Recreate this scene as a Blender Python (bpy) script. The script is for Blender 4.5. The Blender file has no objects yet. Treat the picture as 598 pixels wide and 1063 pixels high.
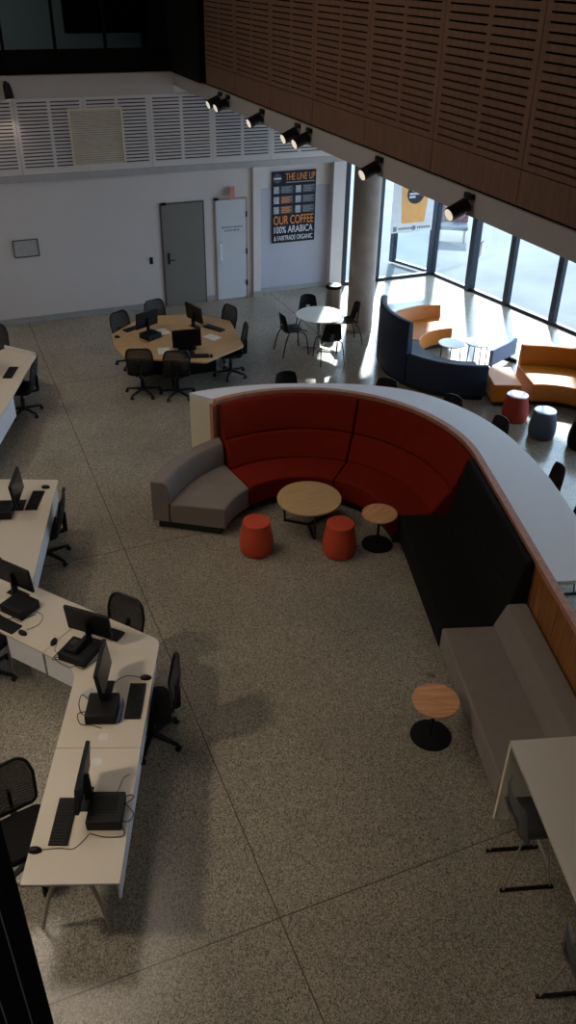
import bpy, bmesh, math, random
from math import sin, cos, pi, radians, atan2, hypot, sqrt
from mathutils import Vector, Matrix
random.seed(7)
scn = bpy.context.scene
COL = scn.collection
H = 6.5

# ------------------------------------------------------------------ materials
def lin(c):
    c = c / 255.0
    return c / 12.92 if c <= 0.04045 else ((c + 0.055) / 1.055) ** 2.4
def rgb(r, g, b): return (lin(r), lin(g), lin(b), 1)
def newmat(name):
    m = bpy.data.materials.new(name); m.use_nodes = True
    nt = m.node_tree; b = nt.nodes['Principled BSDF']
    return m, nt, b
def mat(name, col, rough=0.6, metal=0.0, spec=0.5, var=0.06, scale=6.0, bump=0.0, bscale=300, coat=0, sheen=0, emit=0):
    m, nt, b = newmat(name)
    b.inputs['Roughness'].default_value = rough; b.inputs['Metallic'].default_value = metal
    b.inputs['Specular IOR Level'].default_value = spec
    if coat: b.inputs['Coat Weight'].default_value = coat; b.inputs['Coat Roughness'].default_value = 0.15
    if sheen: b.inputs['Sheen Weight'].default_value = sheen
    tc = nt.nodes.new('ShaderNodeTexCoord')
    n = nt.nodes.new('ShaderNodeTexNoise'); n.inputs['Scale'].default_value = scale; n.inputs['Detail'].default_value = 3
    nt.links.new(tc.outputs['Object'], n.inputs['Vector'])
    r = nt.nodes.new('ShaderNodeValToRGB')
    r.color_ramp.elements[0].position = 0.3; r.color_ramp.elements[1].position = 0.7
    r.color_ramp.elements[0].color = tuple(x * (1 - var) for x in col[:3]) + (1,)
    r.color_ramp.elements[1].color = tuple(min(1, x * (1 + var)) for x in col[:3]) + (1,)
    nt.links.new(n.outputs['Fac'], r.inputs['Fac']); nt.links.new(r.outputs['Color'], b.inputs['Base Color'])
    if bump:
        n2 = nt.nodes.new('ShaderNodeTexNoise'); n2.inputs['Scale'].default_value = bscale
        nt.links.new(tc.outputs['Object'], n2.inputs['Vector'])
        bp = nt.nodes.new('ShaderNodeBump'); bp.inputs['Strength'].default_value = bump; bp.inputs['Distance'].default_value = 0.004
        nt.links.new(n2.outputs['Fac'], bp.inputs['Height']); nt.links.new(bp.outputs['Normal'], b.inputs['Normal'])
    if emit:
        b.inputs['Emission Color'].default_value = col; b.inputs['Emission Strength'].default_value = emit
    return m
def woodmat(name, c0, c1, rough=0.5, scale=(1, 12, 12), rot=(0, 0, 0)):
    m, nt, b = newmat(name); b.inputs['Roughness'].default_value = rough
    tc = nt.nodes.new('ShaderNodeTexCoord'); mp = nt.nodes.new('ShaderNodeMapping')
    mp.inputs['Scale'].default_value = scale; mp.inputs['Rotation'].default_value = rot
    nt.links.new(tc.outputs['Object'], mp.inputs['Vector'])
    n = nt.nodes.new('ShaderNodeTexNoise'); n.inputs['Scale'].default_value = 3.5; n.inputs['Detail'].default_value = 6; n.inputs['Distortion'].default_value = 0.6
    nt.links.new(mp.outputs['Vector'], n.inputs['Vector'])
    r = nt.nodes.new('ShaderNodeValToRGB'); r.color_ramp.elements[0].position = 0.3; r.color_ramp.elements[1].position = 0.72
    r.color_ramp.elements[0].color = c0; r.color_ramp.elements[1].color = c1
    nt.links.new(n.outputs['Fac'], r.inputs['Fac']); nt.links.new(r.outputs['Color'], b.inputs['Base Color'])
    return m
M = {}
M['white_wall'] = mat('white_wall_paint', (0.56, 0.53, 0.53, 1), 0.65, var=0.02, scale=1.5)
M['band'] = mat('pale_grey_band', (0.36, 0.35, 0.36, 1), 0.5)
M['slot'] = mat('slot_painted_shadow', (0.04, 0.04, 0.045, 1), 0.9, spec=0.1)  # near-black backing stands in for the shade inside the shallow slots
M['slab'] = mat('slab_soffit', (0.22, 0.21, 0.21, 1), 0.7)
M['fascia'] = mat('fascia_paint', (0.40, 0.37, 0.36, 1), 0.6, var=0.02)
M['grey_paint'] = mat('grey_wall_paint', (0.36, 0.38, 0.46, 1), 0.6, var=0.02)
M['baseboard'] = mat('grey_skirting', (0.28, 0.29, 0.30, 1), 0.45)
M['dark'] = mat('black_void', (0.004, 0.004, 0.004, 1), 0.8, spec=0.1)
M['frame'] = mat('dark_window_frame', (0.010, 0.017, 0.030, 1), 0.45, spec=0.25)
M['black'] = mat('black_plastic', (0.005, 0.005, 0.006, 1), 0.5, spec=0.25)
M['blackmetal'] = mat('black_metal', (0.005, 0.005, 0.006, 1), 0.45, spec=0.25)
M['blackcloth'] = mat('black_cloth', (0.006, 0.006, 0.007, 1), 0.85, spec=0.2, bump=0.3)
M['screen'] = mat('dark_display', (0.004, 0.004, 0.005, 1), 0.25, spec=0.25)
M['keys'] = mat('key_plastic', (0.009, 0.009, 0.010, 1), 0.5, spec=0.25)
M['palepink'] = mat('faded_pink_plastic', (0.16, 0.07, 0.075, 1), 0.6)
M['paleblue'] = mat('faded_blue_plastic', (0.06, 0.075, 0.10, 1), 0.6)
M['grommet'] = mat('pale_grommet', (0.62, 0.61, 0.58, 1), 0.25)
M['bead'] = mat('grey_bead', (0.22, 0.23, 0.23, 1), 0.4)
M['bluerefl'] = mat('blue_edge_reflection', (0.05, 0.13, 0.45, 1), 0.3)  # blue put into the colour for a reflection on the computer's edge
M['desk'] = mat('white_laminate', (0.53, 0.475, 0.40, 1), 0.38, var=0.015, scale=3)
M['deskedge'] = mat('desk_screen_white', (0.66, 0.66, 0.68, 1), 0.45, var=0.02)
M['countertop'] = mat('counter_white', (0.72, 0.75, 0.82, 1), 0.25, spec=0.9, var=0.015)
M['cream'] = mat('cream_panel', (0.74, 0.68, 0.50, 1), 0.5, var=0.02)
M['steel'] = mat('brushed_steel', (0.42, 0.39, 0.35, 1), 0.35, metal=0.9)
M['chrome'] = mat('chrome', (0.6, 0.6, 0.6, 1), 0.2, metal=1)
M['legpaint'] = mat('silver_leg', (0.34, 0.31, 0.26, 1), 0.4, metal=0.5)
M['red'] = mat('red_fabric', (0.165, 0.0095, 0.003, 1), 0.9, spec=0.15, bump=0.25)
M['redott'] = mat('red_orange_vinyl', (0.50, 0.055, 0.018, 1), 0.6, bump=0.1)
M['redfar'] = mat('red_vinyl', (0.30, 0.020, 0.008, 1), 0.6)
M['bluefar'] = mat('slate_blue_vinyl', (0.055, 0.08, 0.13, 1), 0.6)
M['charcoal'] = mat('charcoal_fabric', (0.0075, 0.0078, 0.0075, 1), 0.9, spec=0.15, bump=0.25)
M['greyfab'] = mat('grey_fabric', (0.185, 0.157, 0.138, 1), 0.92, bump=0.3, sheen=0.1)
M['bluefab'] = mat('navy_fabric', (0.007, 0.0135, 0.036, 1), 0.6, spec=0.4, bump=0.2)
M['bluegrey'] = mat('blue_grey_fabric', (0.10, 0.15, 0.26, 1), 0.8, bump=0.2)
M['orange'] = mat('orange_vinyl', (0.45, 0.135, 0.008, 1), 0.45, spec=0.3, bump=0.08)
M['redtop'] = mat('glossy_red_vinyl', (0.42, 0.035, 0.020, 1), 0.3, coat=1)
M['bluetop'] = mat('glossy_blue_vinyl', (0.09, 0.13, 0.21, 1), 0.3, coat=1)
for k_ in ('redtop', 'bluetop'): M[k_].node_tree.nodes['Principled BSDF'].inputs['Coat IOR'].default_value = 3.2
M['plinth'] = mat('black_plinth', (0.01, 0.01, 0.01, 1), 0.7)
M['tablewhite'] = mat('white_tabletop', (0.72, 0.74, 0.72, 1), 0.25, var=0.01)
M['concrete'] = mat('column_concrete', (0.33, 0.28, 0.25, 1), 0.75, var=0.12, scale=4, bump=0.3, bscale=60)
M['greydoor'] = mat('grey_door_paint', (0.175, 0.165, 0.15, 1), 0.5, var=0.02)
M['whitedoor'] = mat('white_door_paint', (0.52, 0.56, 0.62, 1), 0.5, var=0.02)
M['doortrim'] = mat('timber_door_edge', (0.30, 0.24, 0.18, 1), 0.6)
M['paper'] = mat('white_paper', (0.7, 0.7, 0.68, 1), 0.7)
M['notice'] = mat('grey_notice', (0.36, 0.37, 0.37, 1), 0.4, var=0.1, scale=14)
M['redsign'] = mat('red_sign', (0.32, 0.03, 0.02, 1), 0.4)
M['posterbg'] = mat('poster_dark', (0.010, 0.013, 0.024, 1), 0.6, spec=0.2, var=0.3, scale=8)
M['posterpanel'] = mat('poster_slate', (0.05, 0.058, 0.085, 1), 0.5, var=0.3, scale=20)
M['posterpic'] = mat('poster_picture', (0.32, 0.35, 0.42, 1), 0.5, var=0.3, scale=14)
M['inkorange'] = mat('orange_ink', (0.72, 0.25, 0.03, 1), 0.5)
M['inkwhite'] = mat('white_ink', (0.66, 0.70, 0.80, 1), 0.5)
M['inkblack'] = mat('black_ink', (0.02, 0.022, 0.03, 1), 0.5)
M['inkgrey'] = mat('grey_ink', (0.20, 0.23, 0.27, 1), 0.5)
M['banner'] = mat('banner_vinyl', (0.80, 0.85, 0.90, 1), 0.5)  # sheet colour lightened in place of sunlight glowing through from behind
M['cuporange'] = mat('banner_orange', (0.85, 0.45, 0.15, 1), 0.5)  # cup print lightened for the same backlight
M['paving'] = mat('outside_paving', (0.105, 0.115, 0.122, 1), 0.9, spec=0.0, var=0.12, scale=0.5)
M['stoolgrey'] = mat('grey_shell', (0.06, 0.062, 0.062, 1), 0.5)
M['louvre'] = mat('beige_grille', (0.62, 0.56, 0.46, 1), 0.5)
M['oak'] = woodmat('pale_oak_laminate', (0.40, 0.25, 0.12, 1), (0.52, 0.34, 0.17, 1), 0.4, (1, 6, 6))
M['coffee_oak'] = woodmat('coffee_table_oak', (0.47, 0.31, 0.15, 1), (0.57, 0.39, 0.20, 1), 0.45, (1, 7, 7))
M['beech'] = woodmat('striped_beech', (0.42, 0.18, 0.07, 1), (0.74, 0.40, 0.20, 1), 0.45, (1, 14, 14), (0, 0, 0.6))
M['timber_wall'] = woodmat('dark_timber_veneer', (0.125, 0.060, 0.033, 1), (0.19, 0.098, 0.056, 1), 0.55, (6, 6, 0.7))
M['timber_low'] = woodmat('honey_timber_veneer', (0.13, 0.045, 0.010, 1), (0.36, 0.15, 0.038, 1), 0.5, (7, 7, 0.5))
M['cap'] = woodmat('timber_cap', (0.34, 0.14, 0.085, 1), (0.46, 0.21, 0.13, 1), 0.6, (4, 4, 4))
def lamp_mat():
    m, nt, b = newmat('warm_lamp_lens')
    b.inputs['Base Color'].default_value = (0.8, 0.75, 0.65, 1)
    b.inputs['Emission Color'].default_value = (1, 0.86, 0.66, 1); b.inputs['Emission Strength'].default_value = 0.7
    return m
M['lens'] = lamp_mat()
def glass_mat(name, tint, refl=0.06, rough=0.02):
    m, nt, b = newmat(name); nt.nodes.remove(b)
    out = nt.nodes['Material Output']
    t = nt.nodes.new('ShaderNodeBsdfTransparent'); t.inputs['Color'].default_value = tint
    g = nt.nodes.new('ShaderNodeBsdfGlossy'); g.inputs['Roughness'].default_value = rough
    lw = nt.nodes.new('ShaderNodeLayerWeight'); lw.inputs['Blend'].default_value = 0.25
    mm = nt.nodes.new('ShaderNodeMath'); mm.operation = 'MULTIPLY'; mm.inputs[1].default_value = refl * 4
    nt.links.new(lw.outputs['Fresnel'], mm.inputs[0])
    mx = nt.nodes.new('ShaderNodeMixShader')
    nt.links.new(mm.outputs[0], mx.inputs['Fac']); nt.links.new(t.outputs[0], mx.inputs[1]); nt.links.new(g.outputs[0], mx.inputs[2])
    nt.links.new(mx.outputs[0], out.inputs['Surface'])
    return m
M['glass'] = glass_mat('clear_glass', (0.90, 0.95, 0.97, 1))
M['darkglass'] = glass_mat('tinted_glass', (0.62, 0.68, 0.64, 1), 0.04)
def mesh_mat():
    m, nt, b = newmat('chair_mesh'); b.inputs['Base Color'].default_value = (0.02, 0.019, 0.019, 1); b.inputs['Roughness'].default_value = 0.7
    out = nt.nodes['Material Output']; t = nt.nodes.new('ShaderNodeBsdfTransparent')
    tc = nt.nodes.new('ShaderNodeTexCoord'); w = nt.nodes.new('ShaderNodeTexWave'); w.bands_direction = 'Z'
    w.inputs['Scale'].default_value = 14; nt.links.new(tc.outputs['Object'], w.inputs['Vector'])
    r = nt.nodes.new('ShaderNodeMapRange'); r.inputs['To Min'].default_value = 0.45; r.inputs['To Max'].default_value = 0.95
    nt.links.new(w.outputs['Fac'], r.inputs['Value'])
    mx = nt.nodes.new('ShaderNodeMixShader'); nt.links.new(r.outputs[0], mx.inputs['Fac'])
    nt.links.new(t.outputs[0], mx.inputs[1]); nt.links.new(b.outputs[0], mx.inputs[2]); nt.links.new(mx.outputs[0], out.inputs['Surface'])
    return m
M['chairmesh'] = mesh_mat()
def floor_mat():
    m, nt, b = newmat('terrazzo'); L = nt.links
    tc = nt.nodes.new('ShaderNodeTexCoord')
    v = nt.nodes.new('ShaderNodeTexVoronoi'); v.inputs['Scale'].default_value = 105
    n = nt.nodes.new('ShaderNodeTexNoise'); n.inputs['Scale'].default_value = 80; n.inputs['Detail'].default_value = 4; n.inputs['Roughness'].default_value = 0.75
    n3 = nt.nodes.new('ShaderNodeTexNoise'); n3.inputs['Scale'].default_value = 0.8; n3.inputs['Detail'].default_value = 4
    for x in (v, n, n3): L.new(tc.outputs['Object'], x.inputs['Vector'])
    bw = nt.nodes.new('ShaderNodeRGBToBW'); L.new(v.outputs['Color'], bw.inputs[0])
    a = nt.nodes.new('ShaderNodeMath'); a.operation = 'ADD'; L.new(bw.outputs[0], a.inputs[0]); L.new(n.outputs['Fac'], a.inputs[1])
    r = nt.nodes.new('ShaderNodeValToRGB'); e = r.color_ramp.elements
    e[0].position = 0.30; e[0].color = (0.095, 0.084, 0.067, 1); e[1].position = 0.70; e[1].color = (0.40, 0.36, 0.29, 1)
    h = nt.nodes.new('ShaderNodeMath'); h.operation = 'MULTIPLY'; h.inputs[1].default_value = 0.5; L.new(a.outputs[0], h.inputs[0]); L.new(h.outputs[0], r.inputs['Fac'])
    r2 = nt.nodes.new('ShaderNodeValToRGB'); r2.color_ramp.elements[0].position = 0.35; r2.color_ramp.elements[0].color = (0.86, 0.86, 0.86, 1)
    r2.color_ramp.elements[1].position = 0.65; r2.color_ramp.elements[1].color = (1.06, 1.06, 1.06, 1); L.new(n3.outputs['Fac'], r2.inputs['Fac'])
    mx = nt.nodes.new('ShaderNodeMixRGB'); mx.blend_type = 'MULTIPLY'; mx.inputs['Fac'].default_value = 1
    L.new(r.outputs[0], mx.inputs[1]); L.new(r2.outputs[0], mx.inputs[2])
    # saw-cut joints
    sp = nt.nodes.new('ShaderNodeSeparateXYZ'); L.new(tc.outputs['Object'], sp.inputs[0])
    last = None
    for ax, off in (('X', 1.535), ('Y', 3.662)):
        s = nt.nodes.new('ShaderNodeMath'); s.operation = 'SUBTRACT'; s.inputs[1].default_value = off; L.new(sp.outputs[ax], s.inputs[0])
        p = nt.nodes.new('ShaderNodeMath'); p.operation = 'PINGPONG'; p.inputs[1].default_value = 2.74; L.new(s.outputs[0], p.inputs[0])
        if True:
            c = nt.nodes.new('ShaderNodeMath'); c.operation = 'LESS_THAN'; c.inputs[1].default_value = 0.0055; L.new(p.outputs[0], c.inputs[0])
        last = c if last is None else last
        if last is not c:
            mxx = nt.nodes.new('ShaderNodeMath'); mxx.operation = 'MAXIMUM'; L.new(last.outputs[0], mxx.inputs[0]); L.new(c.outputs[0], mxx.inputs[1]); last = mxx
    m2 = nt.nodes.new('ShaderNodeMixRGB'); m2.inputs[2].default_value = (0.09, 0.075, 0.055, 1)
    L.new(last.outputs[0], m2.inputs['Fac']); L.new(mx.outputs[0], m2.inputs[1]); L.new(m2.outputs[0], b.inputs['Base Color'])
    b.inputs['Roughness'].default_value = 0.22; b.inputs['Specular IOR Level'].default_value = 0.75
    return m
M['floor'] = floor_mat()

# ------------------------------------------------------------------ mesh helpers
class MB:
    def __init__(s): s.bm = bmesh.new()
    def box(s, c, d, rot=None, taper=None):
        hx, hy, hz = d[0] / 2, d[1] / 2, d[2] / 2; vs = []
        for z in (-hz, hz):
            k = taper if (taper and z > 0) else 1
            for x, y in ((-hx, -hy), (hx, -hy), (hx, hy), (-hx, hy)):
                p = Vector((x * k, y * k, z))
                if rot is not None: p = rot @ p
                vs.append(s.bm.verts.new(p + Vector(c)))
        for f in ((3, 2, 1, 0), (4, 5, 6, 7), (0, 1, 5, 4), (1, 2, 6, 5), (2, 3, 7, 6), (3, 0, 4, 7)):
            s.bm.faces.new([vs[i] for i in f])
        return s
    def bar(s, p0, p1, w, h, w1=None, h1=None):           # rectangular bar along p0-p1
        p0, p1 = Vector(p0), Vector(p1); d = (p1 - p0).normalized()
        up = Vector((0, 0, 1)) if abs(d.z) < 0.95 else Vector((1, 0, 0))
        a = d.cross(up).normalized(); b = a.cross(d).normalized(); vs = []
        for p, ww, hh in ((p0, w, h), (p1, w1 or w, h1 or h)):
            for i, j in ((-1, -1), (1, -1), (1, 1), (-1, 1)): vs.append(s.bm.verts.new(p + a * i * ww / 2 + b * j * hh / 2))
        for f in ((3, 2, 1, 0), (4, 5, 6, 7), (0, 1, 5, 4), (1, 2, 6, 5), (2, 3, 7, 6), (3, 0, 4, 7)): s.bm.faces.new([vs[i] for i in f])
        return s
    def tube(s, pts, r, n=10, r1=None):
        pts = [Vector(p) for p in pts]; rings = []; prev = None
        for i, p in enumerate(pts):
            d = (pts[min(i + 1, len(pts) - 1)] - pts[max(i - 1, 0)]).normalized()
            if prev is None: a = d.cross(Vector((0, 0, 1)) if abs(d.z) < 0.9 else Vector((1, 0, 0))).normalized()
            else: a = (prev - d * prev.dot(d)).normalized()
            prev = a; b = d.cross(a)
            rr = r if r1 is None else r + (r1 - r) * i / (len(pts) - 1)
            rings.append([s.bm.verts.new(p + (a * cos(2 * pi * k / n) + b * sin(2 * pi * k / n)) * rr) for k in range(n)])
        for q, w in zip(rings, rings[1:]):
            for k in range(n): s.bm.faces.new((q[k], q[(k + 1) % n], w[(k + 1) % n], w[k]))
        s.bm.faces.new(rings[0][::-1]); s.bm.faces.new(rings[-1])
        return s
    def cyl(s, p0, p1, r, r1=None, n=20): return s.tube([p0, p1], r, n, r1)
    def lathe(s, prof, n=32, c=(0, 0, 0)):
        rings = []
        for r, z in prof:
            rings.append([s.bm.verts.new((c[0] + r * cos(2 * pi * k / n), c[1] + r * sin(2 * pi * k / n), c[2] + z)) for k in range(n)])
        for q, w in zip(rings, rings[1:]):
            for k in range(n): s.bm.faces.new((q[k], q[(k + 1) % n], w[(k + 1) % n], w[k]))
        s.bm.faces.new(rings[0][::-1]); s.bm.faces.new(rings[-1])
        return s
    def prism(s, poly, z0, z1):
        a = [s.bm.verts.new((p[0], p[1], z0)) for p in poly]; b = [s.bm.verts.new((p[0], p[1], z1)) for p in poly]
        n = len(poly)
        for k in range(n): s.bm.faces.new((a[k], a[(k + 1) % n], b[(k + 1) % n], b[k]))
        s.bm.faces.new(a[::-1]); s.bm.faces.new(b)
        return s
    def loft(s, secs, closed=False):                       # list of sections (same count, each a closed loop)
        rings = [[s.bm.verts.new(p) for p in sec] for sec in secs]; n = len(rings[0])
        prs = list(zip(rings, rings[1:]))
        for q, w in prs:
            for k in range(n): s.bm.faces.new((q[k], q[(k + 1) % n], w[(k + 1) % n], w[k]))
        s.bm.faces.new(rings[0][::-1]); s.bm.faces.new(rings[-1])
        return s
    def sheet(s, rows, th):                                # thick sheet from a grid of points
        R, Cn = len(rows), len(rows[0]); g = [[Vector(p) for p in r] for r in rows]
        nor = [[None] * Cn for _ in range(R)]
        for i in range(R):
            for j in range(Cn):
                du = g[i][min(j + 1, Cn - 1)] - g[i][max(j - 1, 0)]; dv = g[min(i + 1, R - 1)][j] - g[max(i - 1, 0)][j]
                nor[i][j] = du.cross(dv).normalized()
        A = [[s.bm.verts.new(g[i][j] + nor[i][j] * th / 2) for j in range(Cn)] for i in range(R)]
        B = [[s.bm.verts.new(g[i][j] - nor[i][j] * th / 2) for j in range(Cn)] for i in range(R)]
        for i in range(R - 1):
            for j in range(Cn - 1):
                s.bm.faces.new((A[i][j], A[i][j + 1], A[i + 1][j + 1], A[i + 1][j])); s.bm.faces.new((B[i][j], B[i + 1][j], B[i + 1][j + 1], B[i][j + 1]))
        for i in range(R - 1):
            s.bm.faces.new((A[i][0], A[i + 1][0], B[i + 1][0], B[i][0])); s.bm.faces.new((A[i][-1], B[i][-1], B[i + 1][-1], A[i + 1][-1]))
        for j in range(Cn - 1):
            s.bm.faces.new((A[0][j], B[0][j], B[0][j + 1], A[0][j + 1])); s.bm.faces.new((A[-1][j], A[-1][j + 1], B[-1][j + 1], B[-1][j]))
        return s
    def build(s, name, m, parent=None, bevel=0, seg=2, loc=None, rz=0, subs=0, label=None):
        bmesh.ops.recalc_face_normals(s.bm, faces=s.bm.faces)
        for f in s.bm.faces: f.smooth = True
        for e in s.bm.edges:
            if len(e.link_faces) == 2 and e.calc_face_angle(0) > radians(38): e.smooth = False
        me = bpy.data.meshes.new(name); s.bm.to_mesh(me); s.bm.free()
        me.materials.append(m)
        o = bpy.data.objects.new(name, me); COL.objects.link(o)
        if parent: o.parent = parent
        if loc: o.location = loc
        if rz: o.rotation_euler = (0, 0, rz)
        if bevel:
            b = o.modifiers.new('bevel', 'BEVEL'); b.width = bevel; b.segments = seg; b.limit_method = 'ANGLE'; b.angle_limit = radians(38)
            b.harden_normals = False
        if subs:
            q = o.modifiers.new('sub', 'SUBSURF'); q.levels = subs; q.render_levels = subs
        if label: o['label'] = label
        return o
def tag(o, label, cat, group=None, kind=None):
    o['label'] = label; o['category'] = cat
    if group: o['group'] = group
    if kind: o['kind'] = kind
    return o
def thing(name, label, cat, loc=(0, 0, 0), rz=0, group=None):
    o = bpy.data.objects.new(name, None); COL.objects.link(o)
    o.empty_display_size = 0.1
    o.location = loc; o.rotation_euler = (0, 0, rz)
    return tag(o, label, cat, group)
def struct(o): o['kind'] = 'structure'; return o
CH = {}
def dup(root, loc, rz, label, group=None):
    def cp(o, par):
        c = o.copy(); COL.objects.link(c)
        if par: c.parent = par
        for ch in list(o.children): cp(ch, c)
        return c
    r = cp(root, None); r.location = loc; r.rotation_euler = (0, 0, rz); r['label'] = label
    if group: r['group'] = group
    return r
class Proto:
    def __init__(s, fn): s.fn = fn; s.root = None
    def put(s, loc, rz, label, group=None):
        if s.root is None:
            s.root = s.fn(); r = s.root; r.location = loc; r.rotation_euler = (0, 0, rz); r['label'] = label
            if group: r['group'] = group
            return r
        return dup(s.root, loc, rz, label, group)
def facing(fx, fy): return atan2(-fx, fy)                # local +Y turned to (fx, fy)
def fillet(poly, radii, n=6):
    out = []; k = len(poly)
    for i, p in enumerate(poly):
        r = radii[i] if isinstance(radii, (list, tuple)) else radii
        P = Vector(p); A = Vector(poly[i - 1]); B = Vector(poly[(i + 1) % k])
        if not r: out.append(tuple(P)); continue
        a = (A - P).normalized(); b = (B - P).normalized(); ang = a.angle(b)
        t = min(r / math.tan(ang / 2), (A - P).length * 0.48, (B - P).length * 0.48); r2 = t * math.tan(ang / 2)
        c = P + (a + b).normalized() * (r2 / sin(ang / 2)); s0 = P + a * t; s1 = P + b * t
        a0 = atan2((s0 - c).y, (s0 - c).x); a1 = atan2((s1 - c).y, (s1 - c).x); d = a1 - a0
        while d > pi: d -= 2 * pi
        while d < -pi: d += 2 * pi
        for q in range(n + 1): out.append((c.x + r2 * cos(a0 + d * q / n), c.y + r2 * sin(a0 + d * q / n)))
    return out
def catmull(pts, n=6):
    out = []
    for i in range(len(pts) - 1):
        p0 = Vector(pts[max(i - 1, 0)]); p1 = Vector(pts[i]); p2 = Vector(pts[i + 1]); p3 = Vector(pts[min(i + 2, len(pts) - 1)])
        for k in range(n):
            t = k / n
            out.append(0.5 * ((2 * p1) + (p2 - p0) * t + (2 * p0 - 5 * p1 + 4 * p2 - p3) * t * t + (3 * p1 - p0 - 3 * p2 + p3) * t ** 3))
    out.append(Vector(pts[-1])); return out
def wire(pts, r=0.0025, n=6): 
    b = MB(); b.tube(catmull([Vector(p) for p in pts], 6), r, n); return b
def text(body, name, m, parent, size, loc, rot, width=None, extr=0.001, align='CENTER'):
    cu = bpy.data.curves.new(name, 'FONT'); cu.body = body; cu.size = size; cu.extrude = extr; cu.align_x = align
    to = bpy.data.objects.new(name + '_curve', cu); COL.objects.link(to)
    bpy.context.view_layer.update()
    dg = bpy.context.evaluated_depsgraph_get()
    me = bpy.data.meshes.new_from_object(to.evaluated_get(dg))
    COL.objects.unlink(to); bpy.data.objects.remove(to); bpy.data.curves.remove(cu)
    xs = [v.co.x for v in me.vertices]
    if width and xs:
        k = width / (max(xs) - min(xs)); mid = (max(xs) + min(xs)) / 2
        for v in me.vertices: v.co.x = (v.co.x - mid) * k
    me.materials.clear(); me.materials.append(m)
    o = bpy.data.objects.new(name, me); COL.objects.link(o); o.parent = parent; o.location = loc; o.rotation_euler = rot
    return o

# ------------------------------------------------------------------ camera (calibrated)
F, PITCH, ROLL, YAW = 882.11, radians(33.0445), radians(1.069), radians(22.7998)
fwd = Vector((sin(YAW) * cos(PITCH), cos(YAW) * cos(PITCH), -sin(PITCH)))
rt0 = Vector((cos(YAW), -sin(YAW), 0)); up0 = rt0.cross(fwd)
rt = rt0 * cos(ROLL) + up0 * sin(ROLL); up = -rt0 * sin(ROLL) + up0 * cos(ROLL)
cam = bpy.data.cameras.new('camera'); co = bpy.data.objects.new('camera', cam); COL.objects.link(co)
co.matrix_world = Matrix(((rt.x, up.x, -fwd.x, 0), (rt.y, up.y, -fwd.y, 0), (rt.z, up.z, -fwd.z, H), (0, 0, 0, 1)))
cam.sensor_fit = 'VERTICAL'; cam.sensor_height = 36; cam.lens = F / 1063 * 36; cam.clip_start = 0.05; cam.clip_end = 200
scn.camera = co

#@@SETTING
#@@FURN
# ------------------------------------------------------------------ setting
def fx(y): return 11.30 + (17.97 - y) * 0.172
WY = 17.93
def sbox(name, x0, x1, y0, y1, z0, z1, m, parent=None):
    b = MB(); b.box(((x0 + x1) / 2, (y0 + y1) / 2, (z0 + z1) / 2), (x1 - x0, y1 - y0, z1 - z0)); o = b.build(name, m, parent)
    if not parent: struct(o)
    return o
b = MB(); b.prism([(-6, -3), (fx(-3), -3), (fx(17.97), 17.97), (8.8, 18.0), (8.8, 21), (-6, 21)], -0.05, 0); struct(b.build('floor', M['floor']))
g = MB(); g.prism([(-20, -20), (70, -20), (70, 70), (-20, 70)], -0.3, -0.06); struct(g.build('pavement_outside', M['paving']))
# enclosing hall beyond the frame
sbox('wall_left', -6.2, -6, -3, 21, 0, 9.4, M['white_wall'])
sbox('wall_front', -6.2, fx(-3), -3.2, -3, 0, 9.4, M['white_wall'])
sbox('ceiling', -6.2, 5.3, -3.2, 21.2, 9.4, 9.6, M['white_wall'])
b = MB(); b.prism([(5.06, -3), (fx(-3) + .15, -3), (fx(17.97) + .15, 18.1), (5.06, 18.1)], 4.42, 4.64); struct(b.build('ceiling_slab', M['slab']))
# back wall: plain lower part with niche, pilasters and header
sbox('wall_back', -6, 6.56, WY, 18.18, 0, 4.64, M['white_wall'])
sbox('wall_niche', 6.74, 8.46, 18.08, 18.18, 0, 2.80, M['white_wall'])
sbox('wall_pilaster_left', 6.56, 6.74, 17.87, 18.18, 0, 2.80, M['white_wall'])
sbox('wall_pilaster_right', 8.46, 8.76, 17.87, 18.18, 0, 2.80, M['white_wall'])
sbox('wall_header', 6.56, 8.76, WY, 18.18, 2.80, 4.42, M['white_wall'])
sbox('trim_niche', 6.74, 8.46, 18.065, 18.08, 0.0, 2.30, M['grey_paint'])
sbox('baseboard_back', -6, 4.42, WY - .02, WY, 0, 0.12, M['baseboard'])
sbox('baseboard_middle', 5.50, 5.66, WY - .02, WY, 0, 0.12, M['baseboard'])
sbox('baseboard_pilaster', 6.54, 6.76, 17.85, 17.87, 0, 0.12, M['baseboard'])
sbox('baseboard_niche', 6.74, 8.46, 18.045, 18.065, 0, 0.10, M['baseboard'])
sbox('trim_band', -6, 8.74, WY - .035, WY, 2.79, 2.92, M['band'])
sbox('trim_fascia_back', -6, 4.93, WY - .06, WY, 4.255, 4.64, M['fascia'])
sbox('trim_fascia_right', 4.93, 5.06, -3, WY, 4.41, 4.64, M['fascia'])
sbox('trim_shadow_gap', 4.97, 5.06, -3, WY, 4.64, 4.67, M['dark'])
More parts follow.
